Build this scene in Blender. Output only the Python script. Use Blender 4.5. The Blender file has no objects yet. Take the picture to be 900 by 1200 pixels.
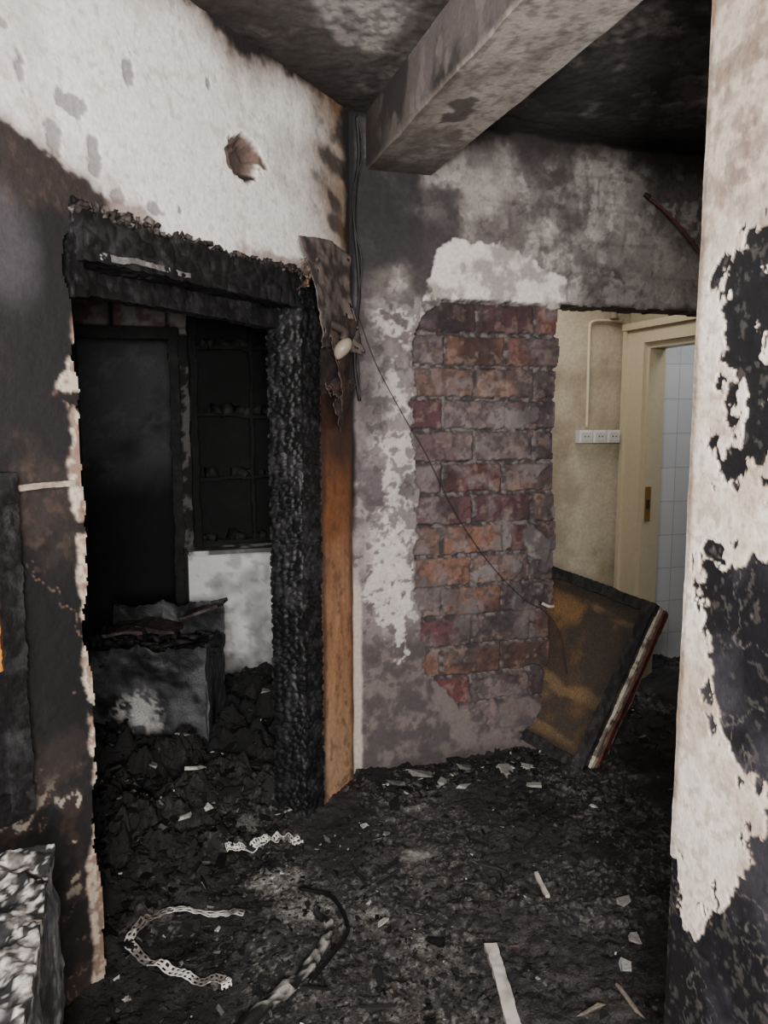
import bpy, math, random
import numpy as np
random.seed(5)
R0 = np.random.default_rng(11)
CX, CY = 0.784, 2.923          # room corner (door wall / brick wall)
Q = math.sqrt(.5)
CEIL = 2.63

# ------------------------------------------------------------------ helpers
def lin(c):
    c = np.array(c, float)/255.
    return np.where(c <= .04045, c/12.92, ((c+.055)/1.055)**2.4)
T2 = R0.random((256, 256)); T3 = R0.random((64, 64, 64))
def vn2(x, y, seed=0):
    x = x+seed*17.31+100; y = y+seed*31.77+100
    xi = np.floor(x).astype(int); yi = np.floor(y).astype(int)
    fx = x-xi; fy = y-yi; fx = fx*fx*(3-2*fx); fy = fy*fy*(3-2*fy)
    a = T2[xi & 255, yi & 255]; b = T2[(xi+1) & 255, yi & 255]
    c = T2[xi & 255, (yi+1) & 255]; d = T2[(xi+1) & 255, (yi+1) & 255]
    return (a*(1-fx)+b*fx)*(1-fy)+(c*(1-fx)+d*fx)*fy
def fbm(x, y, f, seed=0, o=5, g=.55):
    s = 0; a = 1; t = 0
    for i in range(o):
        s = s+a*vn2(x*f, y*f, seed+i*3.7); t += a; a *= g; f *= 2.03
    return np.clip((s/t-.5)*1.7+.5, 0, 1)
def vn3(p, f, seed=0):
    q = p*f+seed*13.7+50
    i = np.floor(q).astype(int); w = q-i; w = w*w*(3-2*w); r = 0
    for dx in (0, 1):
        for dy in (0, 1):
            for dz in (0, 1):
                ww = (w[:, 0] if dx else 1-w[:, 0])*(w[:, 1] if dy else 1-w[:, 1])*(w[:, 2] if dz else 1-w[:, 2])
                r = r+ww*T3[(i[:, 0]+dx) & 63, (i[:, 1]+dy) & 63, (i[:, 2]+dz) & 63]
    return r
def fbm3(p, f, seed=0, o=4):
    s = 0; a = 1; t = 0
    for k in range(o):
        s = s+a*vn3(p, f, seed+k*2.3); t += a; a *= .55; f *= 2.03
    return np.clip((s/t-.5)*1.7+.5, 0, 1)
def vor3(p, f):
    q = p*f+20.; i = np.floor(q).astype(int)
    F1 = np.full(len(p), 9.); F2 = np.full(len(p), 9.)
    for dx in (-1, 0, 1):
        for dy in (-1, 0, 1):
            for dz in (-1, 0, 1):
                a = (i[:, 0]+dx) & 63; b = (i[:, 1]+dy) & 63; c = (i[:, 2]+dz) & 63
                jx = T3[a, b, c]*.8+.1; jy = T3[b, c, a]*.8+.1; jz = T3[c, a, b]*.8+.1
                d = np.sqrt((i[:, 0]+dx+jx-q[:, 0])**2+(i[:, 1]+dy+jy-q[:, 1])**2+(i[:, 2]+dz+jz-q[:, 2])**2)
                F2 = np.where(d < F1, F1, np.minimum(F2, d)); F1 = np.minimum(F1, d)
    return F1, F2
def ss(a, b, x):
    t = np.clip((x-a)/(b-a), 0, 1); return t*t*(3-2*t)
def mix(a, b, m):
    m = np.asarray(m)[..., None]; return a*(1-m)+b*m
def blob(u, v, cx, cy, rx, ry, n, amp=.5, soft=.12, rot=0):
    c, s = math.cos(rot), math.sin(rot)
    x = (u-cx)*c+(v-cy)*s; y = -(u-cx)*s+(v-cy)*c
    d = np.hypot(x/rx, y/ry)-1+amp*(n-.5)*2
    return 1-ss(-soft, soft, d)
def sdf(u, v, pts):
    d = np.full(u.shape, 1e9); ins = np.zeros(u.shape, bool)
    N = len(pts)
    for i in range(N):
        ax, ay = pts[i]; bx, by = pts[(i+1) % N]
        ex, ey = bx-ax, by-ay
        t = np.clip(((u-ax)*ex+(v-ay)*ey)/(ex*ex+ey*ey+1e-12), 0, 1)
        d = np.minimum(d, np.hypot(u-ax-t*ex, v-ay-t*ey))
        c = (ay > v) != (by > v)
        ins ^= c & (u < (bx-ax)*(v-ay)/((by-ay) if by != ay else 1e-9)+ax)
    return np.where(ins, -d, d)
def poly(u, v, pts, n, amp=.02, soft=.004):
    return 1-ss(-soft, soft, sdf(u, v, pts)+amp*(n-.5)*2)

class Acc:
    def __init__(s): s.V = []; s.F = []; s.C = []; s.n = 0
    def add(s, V, F, C, R=.8):
        V = np.asarray(V, float).reshape(-1, 3); k = len(V)
        C = np.broadcast_to(np.asarray(C, float), (k, 3)); Rr = np.broadcast_to(np.asarray(R, float), (k,))
        s.V.append(V); s.C.append(np.c_[C, Rr])
        if isinstance(F, np.ndarray): s.F += (F+s.n).tolist()
        else: s.F += [[i+s.n for i in f] for f in F]
        s.n += k
    def build(s, name, mat, smooth=True, parent=None):
        me = bpy.data.meshes.new(name)
        me.from_pydata(np.concatenate(s.V).tolist(), [], s.F)
        a = me.color_attributes.new('Col', 'FLOAT_COLOR', 'POINT')
        a.data.foreach_set('color', np.concatenate(s.C).astype(np.float32).ravel())
        me.polygons.foreach_set('use_smooth', np.full(len(me.polygons), smooth))
        me.update()
        ob = bpy.data.objects.new(name, me); bpy.context.scene.collection.objects.link(ob)
        me.materials.append(mat)
        if parent: ob.parent = parent
        return ob

def nmat(name, bump=.4, sc=90, var=.35, dist=.004, spec=.4):
    m = bpy.data.materials.new(name); m.use_nodes = True; nt = m.node_tree; N = nt.nodes; L = nt.links
    b = N['Principled BSDF']; at = N.new('ShaderNodeAttribute'); at.attribute_name = 'Col'
    tc = N.new('ShaderNodeTexCoord'); nz = N.new('ShaderNodeTexNoise')
    nz.inputs['Scale'].default_value = sc; nz.inputs['Detail'].default_value = 6; nz.inputs['Roughness'].default_value = .65
    L.new(tc.outputs['Object'], nz.inputs['Vector'])
    mr = N.new('ShaderNodeMapRange'); mr.inputs[1].default_value = .3; mr.inputs[2].default_value = .7
    mr.inputs[3].default_value = 1-var; mr.inputs[4].default_value = 1+var
    L.new(nz.outputs['Fac'], mr.inputs[0])
    mx = N.new('ShaderNodeVectorMath'); mx.operation = 'SCALE'
    L.new(at.outputs['Color'], mx.inputs[0]); L.new(mr.outputs[0], mx.inputs['Scale'])
    L.new(mx.outputs[0], b.inputs['Base Color']); L.new(at.outputs['Alpha'], b.inputs['Roughness'])
    bp = N.new('ShaderNodeBump'); bp.inputs['Strength'].default_value = bump; bp.inputs['Distance'].default_value = dist
    L.new(nz.outputs['Fac'], bp.inputs['Height']); L.new(bp.outputs[0], b.inputs['Normal'])
    b.inputs['Specular IOR Level'].default_value = spec
    return m
M_PL = nmat('sooty_plaster', .45, 70, .18)
M_CH = nmat('charred_wood', .6, 120, .4, .003, .4)
M_FL = nmat('ash_floor', 1.0, 150, .8, .008, .45)
M_PT = nmat('painted_surface', .15, 40, .06)
M_WD = nmat('scorched_wood', .3, 60, .25)

def sheet(acc, us, vs, mapf, H, col, rough, hole=None, skirt=.1, scol=None):
    U, V = np.meshgrid(us, vs, indexing='ij'); nu, nv = U.shape
    P = mapf(U, V, H); idx = np.arange(nu*nv).reshape(nu, nv)
    F = np.stack([idx[:-1, :-1], idx[1:, :-1], idx[1:, 1:], idx[:-1, 1:]], -1).reshape(-1, 4)
    if hole is not None:
        hm = (hole[:-1, :-1]+hole[1:, :-1]+hole[1:, 1:]+hole[:-1, 1:])/4
        F = F[hm.reshape(-1) < .5]
    P = P.reshape(-1, 3); C = np.asarray(col).reshape(-1, 3); Rr = np.broadcast_to(rough, U.shape).reshape(-1)
    used = np.unique(F); re = np.zeros(nu*nv, int); re[used] = np.arange(len(used))
    F2 = re[F]; acc.add(P[used], F2, C[used], Rr[used])
    if skirt:
        E = np.concatenate([F[:, [0, 1]], F[:, [1, 2]], F[:, [2, 3]], F[:, [3, 0]]])
        Es = np.sort(E, 1); key = Es[:, 0]*(nu*nv)+Es[:, 1]
        _, fi, cn = np.unique(key, return_index=True, return_counts=True)
        B = E[fi[cn == 1]]; bu = np.unique(B); re2 = np.zeros(nu*nv, int); re2[bu] = np.arange(len(bu))
        Pb = mapf(U, V, np.full(U.shape, -skirt)).reshape(-1, 3)
        k = len(bu); Bq = re2[B]
        Fq = np.stack([Bq[:, 0], Bq[:, 1], Bq[:, 1]+k, Bq[:, 0]+k], -1)
        cc = C[bu]*.8 if scol is None else np.broadcast_to(scol, (k, 3))
        acc.add(np.r_[P[bu], Pb[bu]], Fq, np.r_[cc, cc], .9)

def box(acc, lo, hi, col, rough=.8):
    x0, y0, z0 = lo; x1, y1, z1 = hi
    V = [(x0, y0, z0), (x1, y0, z0), (x1, y1, z0), (x0, y1, z0), (x0, y0, z1), (x1, y0, z1), (x1, y1, z1), (x0, y1, z1)]
    V2 = []; F = []
    for f in [(0, 3, 2, 1), (4, 5, 6, 7), (0, 1, 5, 4), (1, 2, 6, 5), (2, 3, 7, 6), (3, 0, 4, 7)]:
        F.append([len(V2)+i for i in range(4)]); V2 += [V[i] for i in f]
    acc.add(V2, F, col, rough)

def gbox(acc, o, ax, ay, az, dims, res, colf, dispf=None, rough=.7):
    """gridded box: local coords p -> colour / displacement callbacks"""
    o = np.array(o, float); A = np.array([ax, ay, az], float)
    d = np.array(dims, float)
    for k in range(3):
        i, j = [(1, 2), (2, 0), (0, 1)][k]
        ni = max(2, int(d[i]/res)+1); nj = max(2, int(d[j]/res)+1)
        a, b = np.meshgrid(np.linspace(0, d[i], ni), np.linspace(0, d[j], nj), indexing='ij')
        idx = np.arange(ni*nj).reshape(ni, nj)
        F = np.stack([idx[:-1, :-1], idx[1:, :-1], idx[1:, 1:], idx[:-1, 1:]], -1).reshape(-1, 4)
        for e in (0, 1):
            p = np.zeros((ni*nj, 3)); p[:, i] = a.ravel(); p[:, j] = b.ravel(); p[:, k] = e*d[k]
            c = colf(p); r = rough(p) if callable(rough) else rough
            pp = p+(dispf(p) if dispf else 0)
            acc.add(o+pp@A, F if e else F[:, ::-1], c, r)

def charfns(dims, cell=30, depth=.008, amp=.006, seed=0, c0=(15, 14, 15), c1=(52, 51, 53), stretch=(1, 1, 1)):
    d = np.array(dims); L = int(np.argmax(d)); st = np.array(stretch)
    def disp(p):
        F1, F2 = vor3((p+seed)*st, cell); cr = 1-ss(0, .20, F2-F1)
        v = d/2-p; v[:, L] = 0
        v = v/(np.linalg.norm(v, axis=1)[:, None]+1e-6)
        n = np.stack([fbm3(p+seed, 9, 1), fbm3(p+seed, 9, 5), fbm3(p+seed, 9, 9)], 1)-.5
        return v*(cr*depth)[:, None]+n*amp*2
    def col(p):
        F1, F2 = vor3((p+seed)*st, cell); cr = (1-ss(0, .14, F2-F1)); n = fbm3(p+seed, 25, 3); m = fbm3(p+seed, 6, 8)
        c = mix(lin(c0)[None], lin(c1)[None], np.clip(n*.5*ss(.45, .8, n)+cr*.35*ss(.35, .65, m), 0, 1))
        return c
    return col, disp
def charbox(acc, o, ax, ay, az, dims, res=.008, rough=.5, **k):
    c, dd = charfns(dims, **k); gbox(acc, o, ax, ay, az, dims, res, c, dd, rough)

def tube(acc, pts, r, col, rough=.6, seg=8):
    pts = np.array(pts, float)
    t = np.linspace(0, len(pts)-1, (len(pts)-1)*8+1); i = np.minimum(t.astype(int), len(pts)-2); f = (t-i)[:, None]
    g = lambda k: pts[np.clip(k, 0, len(pts)-1)]
    p0, p1, p2, p3 = g(i-1), g(i), g(i+1), g(i+2)
    P = .5*((2*p1)+(-p0+p2)*f+(2*p0-5*p1+4*p2-p3)*f**2+(-p0+3*p1-3*p2+p3)*f**3)
    T = np.gradient(P, axis=0); T /= np.linalg.norm(T, axis=1)[:, None]+1e-9
    up = np.array([.13, .27, .95]); A = np.cross(T, up); A /= np.linalg.norm(A, axis=1)[:, None]+1e-9; B = np.cross(T, A)
    n = len(P); V = []
    rr = r if not callable(r) else None
    for k in range(n):
        for s in range(seg):
            a = 2*math.pi*s/seg; q = r(k/(n-1)) if rr is None else r
            V.append(P[k]+q*(math.cos(a)*A[k]+math.sin(a)*B[k]))
    F = [[k*seg+s, k*seg+(s+1) % seg, (k+1)*seg+(s+1) % seg, (k+1)*seg+s] for k in range(n-1) for s in range(seg)]
    F += [list(range(seg))[::-1], [(n-1)*seg+s for s in range(seg)]]
    acc.add(V, F, col, rough)

def DW(s, h, z):      # point on the door wall: s from corner toward camera-left, h out of wall
    return np.array([CX-Q*s+Q*h, CY-Q*s-Q*h, z])
AS = np.array([-Q, -Q, 0]); AN = np.array([Q, -Q, 0]); AZ = np.array([0, 0, 1.])

# ------------------------------------------------------------------ door wall (wall_left)
us = np.r_[np.arange(0, 1.6, .005), np.arange(1.6, 2.7, .02)]; vs = np.linspace(0, CEIL, 527)
U, V = np.meshgrid(us, vs, indexing='ij')
n1 = fbm(U, V, 4, 1); n2 = fbm(U, V, 14, 2); n3 = fbm(U, V, 45, 3, 4); n4 = fbm(U, V, 2, 4); n5 = fbm(U, V, 28, 6)
col = mix(lin((228, 224, 220)), lin((190, 184, 180)), ss(.42, .85, n1)*.75)
col = mix(col, lin((150, 130, 112)), .5*ss(.52, .8, n2)*ss(.48, .85, n4))
col = mix(col, lin((160, 146, 136)), ss(.70, .8, n3)*.35)
H = np.zeros(U.shape)+.003*(n2-.5)
for (a, b, rx, ry) in [(1.10, 2.35, .022, .045), (1.285, 2.22, .03, .022), (1.22, 2.11, .018, .04), (1.42, 2.25, .015, .035),
                     (1.34, 2.13, .02, .03), (1.46, 2.32, .015, .02), (1.02, 2.04, .03, .018), (.93, 2.06, .015, .015), (1.15, 2.045, .02, .015),
                     (.8, 2.44, .008, .012), (1.9, 2.2, .08, .06), (2.2, 2.35, .06, .09)]:
    m = blob(U, V, a, b, rx, ry, n5, .8, .1); col = mix(col, lin((140, 136, 136)), m*.9); H -= .003*m
m = blob(U, V, 1.10, 2.005, .13, .03, n2, .8, .4)+blob(U, V, .5, 2.0, .14, .03, n2, .8, .4); col = mix(col, lin((116, 92, 82)), np.clip(m, 0, 1)*.75)
# ceiling-line soot
e = V-(CEIL-.02)+.06*(n1-.5)*2
m = ss(-.15, .0, e); col = mix(col, lin((96, 72, 54)), m*.8); col = mix(col, lin((28, 24, 24)), ss(-.05, .0, e+.02*(n3-.5)))
m = ss(.42, .04, U-.14*(n1-.5)+.1*(V < 2.0))*ss(1.9, 2.15, V)*ss(.25, .6, n2+.3); col = mix(col, lin((116, 88, 62)), m*.8)
for (a, b, rx, ry, r) in [(.12, 2.42, .12, .035, .35), (.14, 2.30, .11, .03, .5), (.10, 2.20, .1, .025, .2), (.06, 2.52, .12, .04, 0)]:
    m = blob(U, V, a, b, rx, ry, n2, .7, .5, r); col = mix(col, lin((34, 28, 27)), m*.85)
m = ss(.07, .02, U+.03*(n2-.5)); col = mix(col, lin((24, 22, 23)), m)
m = np.exp(-((U-.045-.05*np.sin(V*3))/.02)**2)*ss(2.4, 2.1, V); col = mix(col, lin((96, 70, 40)), m*.7)
# region under the soot line
sootline = 2.045+(U-1.27)*.33+.03*(n1-.5)*2+.015*(n3-.5)
dark = ss(.008, -.008, V-sootline)*ss(1.15, 1.2, U+.03*(n2-.5))
low = ss(2.00, 1.97, V+.03*(n2-.5))*(U <= 1.2); dark = np.maximum(dark, low*(1-ss(1.05, 1.2, U)))
dc = mix(lin((29, 27, 28)), lin((46, 39, 37)), ss(.4, .8, n1)); dc = mix(dc, lin((19, 18, 19)), ss(.5, .75, n4+.2*(n2-.5)))
dc = mix(dc, lin((84, 80, 86)), blob(U, V, 1.5, 1.90, .08, .12, n1, .5, .5)*.5)  # bluish-grey sheen, painted into the dark wall colour
dc = mix(dc, lin((92, 72, 62)), ss(.66, .78, n3)*ss(.5, .75, n1)*.25)
dc = mix(dc, lin((66, 52, 46)), ss(.9, .5, V)*ss(.4, .6, n2)*.5)
col = mix(col, dc, dark); H -= .004*dark
m = np.exp(-((V-sootline)/.018)**2)*(U > 1.2)*(1-dark); col = mix(col, lin((110, 92, 82)), m*.6)
# flaked cream plaster along the opening edge
w = .026+.05*(n1-.4)+.045*(n2-.5)+.06*np.exp(-((V-1.57)/.06)**2)+.02*np.exp(-((V-.25)/.3)**2)
m = ss(.006, -.006, (U-1.30)-w)*(V < 1.95)*(U > 1.2)*ss(.32, .40, n2+.25*ss(.9, .2, V)+.08)
m *= ss(1.78, 1.66, V+.1*(n2-.5))
pc = mix(lin((200, 184, 166)), lin((140, 116, 101)), ss(.38, .66, n3)); col = mix(col, pc, m*.92); H += .004*m
m = ss(.60, .66, n2)*ss(.52, .6, n3)*ss(.66, .5, V)*ss(.2, .45, V)*(U > 1.28); col = mix(col, lin((196, 184, 168)), m*.8)
cr = np.exp(-(np.abs(fbm(U, V, 5, 9)-.5)/.006)**2)*(U > 1.3)*(V < 1.2); col = mix(col, lin((150, 124, 108)), cr*.4)
# hole (burnt out junction box)
m = blob(U, V, .635, 2.28, .078, .066, n5, .22, .08); col = mix(col, lin((104, 88, 80)), m); H -= .02*m
m = blob(U, V, .56, 2.30, .05, .018, n5, .5, .2, .3); col = mix(col, lin((96, 78, 69)), m); H -= .008*m
m2 = blob(U, V, .625, 2.275, .05, .045, n5, .4, .3); col = mix(col, lin((60, 47, 42)), m2*.85); H -= .025*m2
m = blob(U, V, .60, 2.235, .03, .012, n5, .5, .3, -.2); col = mix(col, lin((34, 26, 24)), m)
lo_edge = 1.31+.02*(fbm(U, V, 7, 8)-.5)*2
hole = ((U > .375+.01*(n1-.5)) & (U < lo_edge) & (V < 1.93)).astype(float)
acc = Acc()
def dmap(U, V, H): return np.stack([CX-Q*U+Q*H, CY-Q*U-Q*H, V], -1)
sheet(acc, us, vs, dmap, H, col, .85-.15*dark, hole, .11, lin((34, 31, 30)))
wall_left = acc.build('wall_left', M_PL)

# ------------------------------------------------------------------ brick wall (wall_back)
us = np.r_[np.arange(0, 1.7, .005), np.arange(1.7, 2.75, .03)]
U, V = np.meshgrid(us, vs, indexing='ij')
n1 = fbm(U, V, 4, 21); n2 = fbm(U, V, 13, 22); n3 = fbm(U, V, 45, 23, 4); n4 = fbm(U, V, 1.7, 24); n5 = fbm(U, V, 30, 25, 4); n6 = fbm(U, V, 7, 27)
BW, BH = .272, .1305
vz = V-.005+.008*(n1-.5); row = np.floor(vz/BH).astype(int)
ux = U+.016*(n4-.5)+.004*(n2-.5)+(row % 2)*BW*.5+.005; cl = np.floor(ux/BW).astype(int)
fx = ux/BW-cl; fz_ = vz/BH-row
dj = np.minimum(np.minimum(fx, 1-fx)*BW, np.minimum(fz_, 1-fz_)*BH)
brick = ss(.005, .012, dj+.010*(n5-.5))
bid = T2[(row*7+3) & 255, (cl*13+row*5) & 255]; bid2 = T2[(row*11+9) & 255, (cl*3+row*17) & 255]
pal = [lin(c) for c in [(88, 53, 52), (106, 76, 63), (96, 83, 83), (76, 51, 54), (96, 62, 56), (84, 69, 69), (106, 84, 76)]]
bc = np.zeros(U.shape+(3,))
for i, c in enumerate(pal): bc[(bid*7).astype(int) == i] = c
bc = bc*(.75+.45*bid2)[..., None]
bc = mix(bc, lin((108, 98, 98)), ss(.48, .72, n2*.5+n4*.2+n6*.3)*.7)
bc = mix(bc, lin((38, 31, 33)), ss(.45, .75, n1)*.7); bc = mix(bc, lin((138, 118, 106)), ss(.64, .8, n5)*.3)
bc = mix(bc, lin((36, 30, 32)), ss(.56, .70, n3)*.45)
bc = mix(bc, lin((34, 29, 31)), ss(.35, .6, n6)*.5*np.clip(ss(1.70, 1.92, V)+ss(.80, .90, U)*.8, 0, 1))
mort = mix(lin((54, 49, 50)), lin((102, 94, 93)), ss(.4, .72, n3))
bcol = mix(mort, bc, brick)
# plaster
pl = mix(lin((128, 118, 117)), lin((90, 82, 84)), ss(.35, .7, n1)); pl = mix(pl, lin((156, 146, 142)), ss(.55, .8, n2)*.6)
pl = mix(pl, mix(lin((104, 94, 92)), lin((74, 67, 67)), ss(.4, .7, n2)), ss(.75, .5, V+.1*(n1-.5)))
up = ss(1.90, 2.0, V)
upc = mix(lin((160, 153, 147)), lin((98, 90, 88)), ss(.36, .62, n6*.6+n1*.4)); upc = mix(upc, lin((190, 183, 177)), ss(.56, .68, n2)*ss(.5, 1.0, U)*.6)
upc = mix(upc, lin((62, 57, 58)), ss(.46, .64, fbm(U, V, 6, 31))*ss(1.8, .5, U)*.8)
upc = mix(upc, lin((104, 96, 92)), ss(.55, .65, n5)*.35); upc = mix(upc, lin((52, 48, 48)), ss(.62, .72, n3)*.4)
upc = mix(upc, lin((178, 170, 163)), blob(U, V, 1.35, 2.22, .30, .16, n1, .8, .5)*ss(.35, .6, n6)*.6)
upc = mix(upc, lin((48, 41, 39)), ss(2.46, 2.60, V+.10*(n1-.5))*.92)
pl = mix(pl, upc, up)
m = blob(U, V, .10, 2.26, .26, .26, n1, .8, .5); pl = mix(pl, lin((36, 33, 36)), m*.93)
m = blob(U, V, .34, 2.10, .16, .14, n1, .8, .5); pl = mix(pl, lin((52, 47, 49)), m*.85)
m = blob(U, V, .80, 2.36, .05, .16, n1, .8, .5); pl = mix(pl, lin((76, 70, 70)), m*.65)
m = blob(U, V, .58, 2.40, .10, .12, n1, .8, .5); pl = mix(pl, lin((156, 147, 143)), m*.5)
fj = (1-ss(.0, .010, dj+.01*(n5-.5)))*up*.32*ss(.4, .65, n4+.2*n6); pl = mix(pl, lin((54, 49, 49)), fj)
wp = poly(U, V, [(.31, 2.0), (.36, 2.15), (.44, 2.19), (.66, 2.19), (.80, 2.13), (.93, 2.06), (.95, 1.955), (.3, 1.955)], n2*.6+n5*.4, .03, .006)
wp *= ss(1.93, 1.95, V+.02*(n5-.5))
pl = mix(pl, mix(lin((216, 208, 203)), lin((156, 146, 142)), ss(.38, .72, n2)), wp*.95)
# left column: whitish lumps
m = ss(.42, .52, n2*.6+n5*.4+.22*np.exp(-((U-.2)/.07)**2)-.13)*ss(.55, .75, V)*ss(1.98, 1.9, V)*ss(.05, .12, U)*ss(.36, .28, U)
pl = mix(pl, lin((188, 179, 176)), m*.8)
m2 = ss(.56, .68, n5)*ss(1.98, 1.9, V)*(U < .36); pl = mix(pl, lin((72, 64, 65)), m2*.7)
m = poly(U, V, [(.06, .80), (.17, .62), (.22, .5), (.26, .60), (.24, 1.0), (.14, 1.1), (.10, .95)], n2*.4+n5*.6, .07, .01)*ss(.3, .42, n3+.1); pl = mix(pl, lin((198, 190, 185)), m*.75)
m = blob(U, V, .04, 1.8, .10, .35, n1, .6, .5); pl = mix(pl, lin((46, 42, 44)), m*.7)
bm = poly(U, V, [(.40, 2.0), (.27, 1.84), (.275, .85), (.31, .44), (.42, .32), (.55, .24), (.66, .14), (1.0, .06), (1.0, 1.965), (.40, 1.97)], fbm(U, V, 8, 26)*.7+n5*.3, .040, .003)
bm *= 1-poly(U, V, [(.66, .1), (.74, .25), (.76, .5), (.80, .50), (.82, .36), (.9, .28), (1, .1)], n1, .06, .01)*.85
bm = bm*(1-ss(1.955, 1.965, V+.02*(n5-.5)))
cov = blob(U, V, .82, .95, .07, .09, n2, .6, .1)+blob(U, V, .72, 1.49, .10, .04, n5, .8, .1)+blob(U, V, .6, .83, .05, .05, n5, .8, .1)
cov = cov+ss(.64, .70, n6)*.7*(V < 1.3)
bm = bm*(1-np.clip(cov, 0, 1)*.8)
edge_d = np.clip(4*bm*(1-bm), 0, 1)
col = mix(pl, bcol, bm); col = mix(col, lin((48, 42, 42)), edge_d*.4)
H = .004*(n2-.5)-.002*fj+wp*.006
H = H*(1-bm)+bm*(-.032+.020*brick+.010*(bid2-.5)+.006*(n5-.5))
m = ss(.03, .01, U+.01*(n2-.5))*ss(.9, 1.2, V); col = mix(col, lin((20, 19, 20)), m)
m = ss(.05, .035, U+.01*(n2-.5))*ss(.86, .8, V); col = mix(col, lin((188, 176, 164)), m*.8)
m = ss(-.03, -.005, V-CEIL+.012*(n2-.5)*2); col = mix(col, lin((16, 15, 16)), m)
m = ss(.12, .0, V+.06*(n1-.5)); col = mix(col, lin((50, 44, 44)), m*.65)
jag = (T2[(row*5) & 255, 7]-.5)*.03+(row % 2)*.014
edge = .905+jag+.010*(n2-.5)-.03*ss(.5, .1, V)
hole = ((U > edge) & (U < 1.78) & (V < 1.962+.012*(n2-.5))).astype(float)
m = ss(.02, .0, np.abs(V-1.965))*(U > .9)*ss(.3, .6, n2); col = mix(col, lin((42, 38, 38)), m*.7)
acc = Acc()
def bmap(U, V, H): return np.stack([CX+U, CY-H, V], -1)
sheet(acc, us, vs, bmap, H, col, .88, hole, .14, lin((86, 70, 62)))
wall_back = acc.build('wall_back', M_PL)

# ------------------------------------------------------------------ right wall
us = np.r_[np.arange(-.8, .86, .02), np.arange(.86, 1.232, .0025)]; vs2 = np.linspace(0, CEIL, 750)
U, V = np.meshgrid(us, vs2, indexing='ij')
n1 = fbm(U, V, 6, 51); n2 = fbm(U, V, 20, 52); n3 = fbm(U, V, 60, 53, 4); n4 = fbm(U, V, 3, 54)
col = mix(lin((230, 220, 206)), lin((198, 180, 162)), ss(.4, .8, n1))
m = ss(1.65, 1.95, V+.2*(n1-.5)); col = mix(col, mix(lin((192, 174, 158)), lin((132, 111, 98)), ss(.38, .7, n2)), m*.88)
m = ss(.56, .70, fbm(U, V, 25, 55))*ss(1.7, 1.9, V); col = mix(col, lin((104, 84, 76)), m*.45)
col = mix(col, lin((146, 124, 107)), ss(.60, .74, n3)*.4)
darkA = [(.5, 1.85), (1.067, 1.81), (1.115, 1.79), (1.163, 1.74), (1.155, 1.66), (1.173, 1.58), (1.139, 1.52), (1.161, 1.45), (1.133, 1.39), (1.095, 1.41), (1.033, 1.39), (.7, 1.42), (.5, 1.5)]
darkB = [(.4, 1.2), (1.021, 1.25), (1.061, 1.26), (1.121, 1.23), (1.177, 1.24), (1.168, 1.16), (1.142, 1.0), (1.10, .92), (1.045, .87), (.991, .88), (.4, .9)]
darkC = [(.3, .95), (.99, .86), (1.005, .76), (1.05, .66), (1.09, .58), (1.147, .48), (1.189, .50), (1.212, .60), (1.3, .56), (1.3, -.1), (-.9, -.1), (-.9, .9)]
nn = n2*.6+n3*.4
A_ = sdf(U, V, darkA); B_ = sdf(U, V, darkB); C_ = sdf(U, V, darkC)
nb = fbm(U*1.3, V, 17, 60, 5, .6)
D_ = np.minimum(np.minimum(A_, B_), C_)
dk = 1-ss(-.002, .002, np.minimum(A_+.036*(nn-.5)*2, np.minimum(B_, C_)+.022*(nn-.5)*2))
isl = ss(.66, .69, nb)*(A_ < -.004)*(U > .9); dk = dk*(1-isl)
isl2 = ss(.30, .27, nb)*(D_ > 0)*(D_ < .035)*(U > .9)*(V < 1.9); dk = np.clip(dk+isl2, 0, 1)
dk = np.clip(dk+ss(.62, .64, n4)*(U < .8), 0, 1)
dc = mix(lin((20, 19, 22)), lin((56, 54, 60)), ss(.35, .75, n1)*np.clip(ss(1.3, 1.2, V), 0, 1)*.9+.08)
cr = np.exp(-(np.abs(fbm(U, V, 7, 58)-.5)/.008)**2)+np.exp(-(np.abs(fbm(U, V, 11, 59)-.5)/.005)**2)*.4
dc = mix(dc, lin((140, 132, 128)), np.clip(cr, 0, 1)*.4*ss(1.3, 1.25, V)); dc = mix(dc, lin((104, 98, 93)), ss(.72, .8, n3)*.3)
col = mix(col, dc, dk)
rim = np.clip(4*dk*(1-dk), 0, 1); col = mix(col, lin((120, 92, 70)), rim*.5)
m = ss(.03, .0, 1.23-U)*ss(.35, .6, n1+.15); col = mix(col, lin((136, 110, 90)), m*.6*(1-dk))
H = .002*(n2-.5)+.004*(n4-.5)-.004*dk-.003*ss(.02, 0, 1.232-U)
acc = Acc()
def rmap(U, V, H): return np.stack([1.0-H, U, V], -1)
sheet(acc, us, vs2, rmap, H, col, .8-.25*dk, None, .22, lin((150, 130, 114)))
acc.build('wall_right', M_PL)

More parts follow.
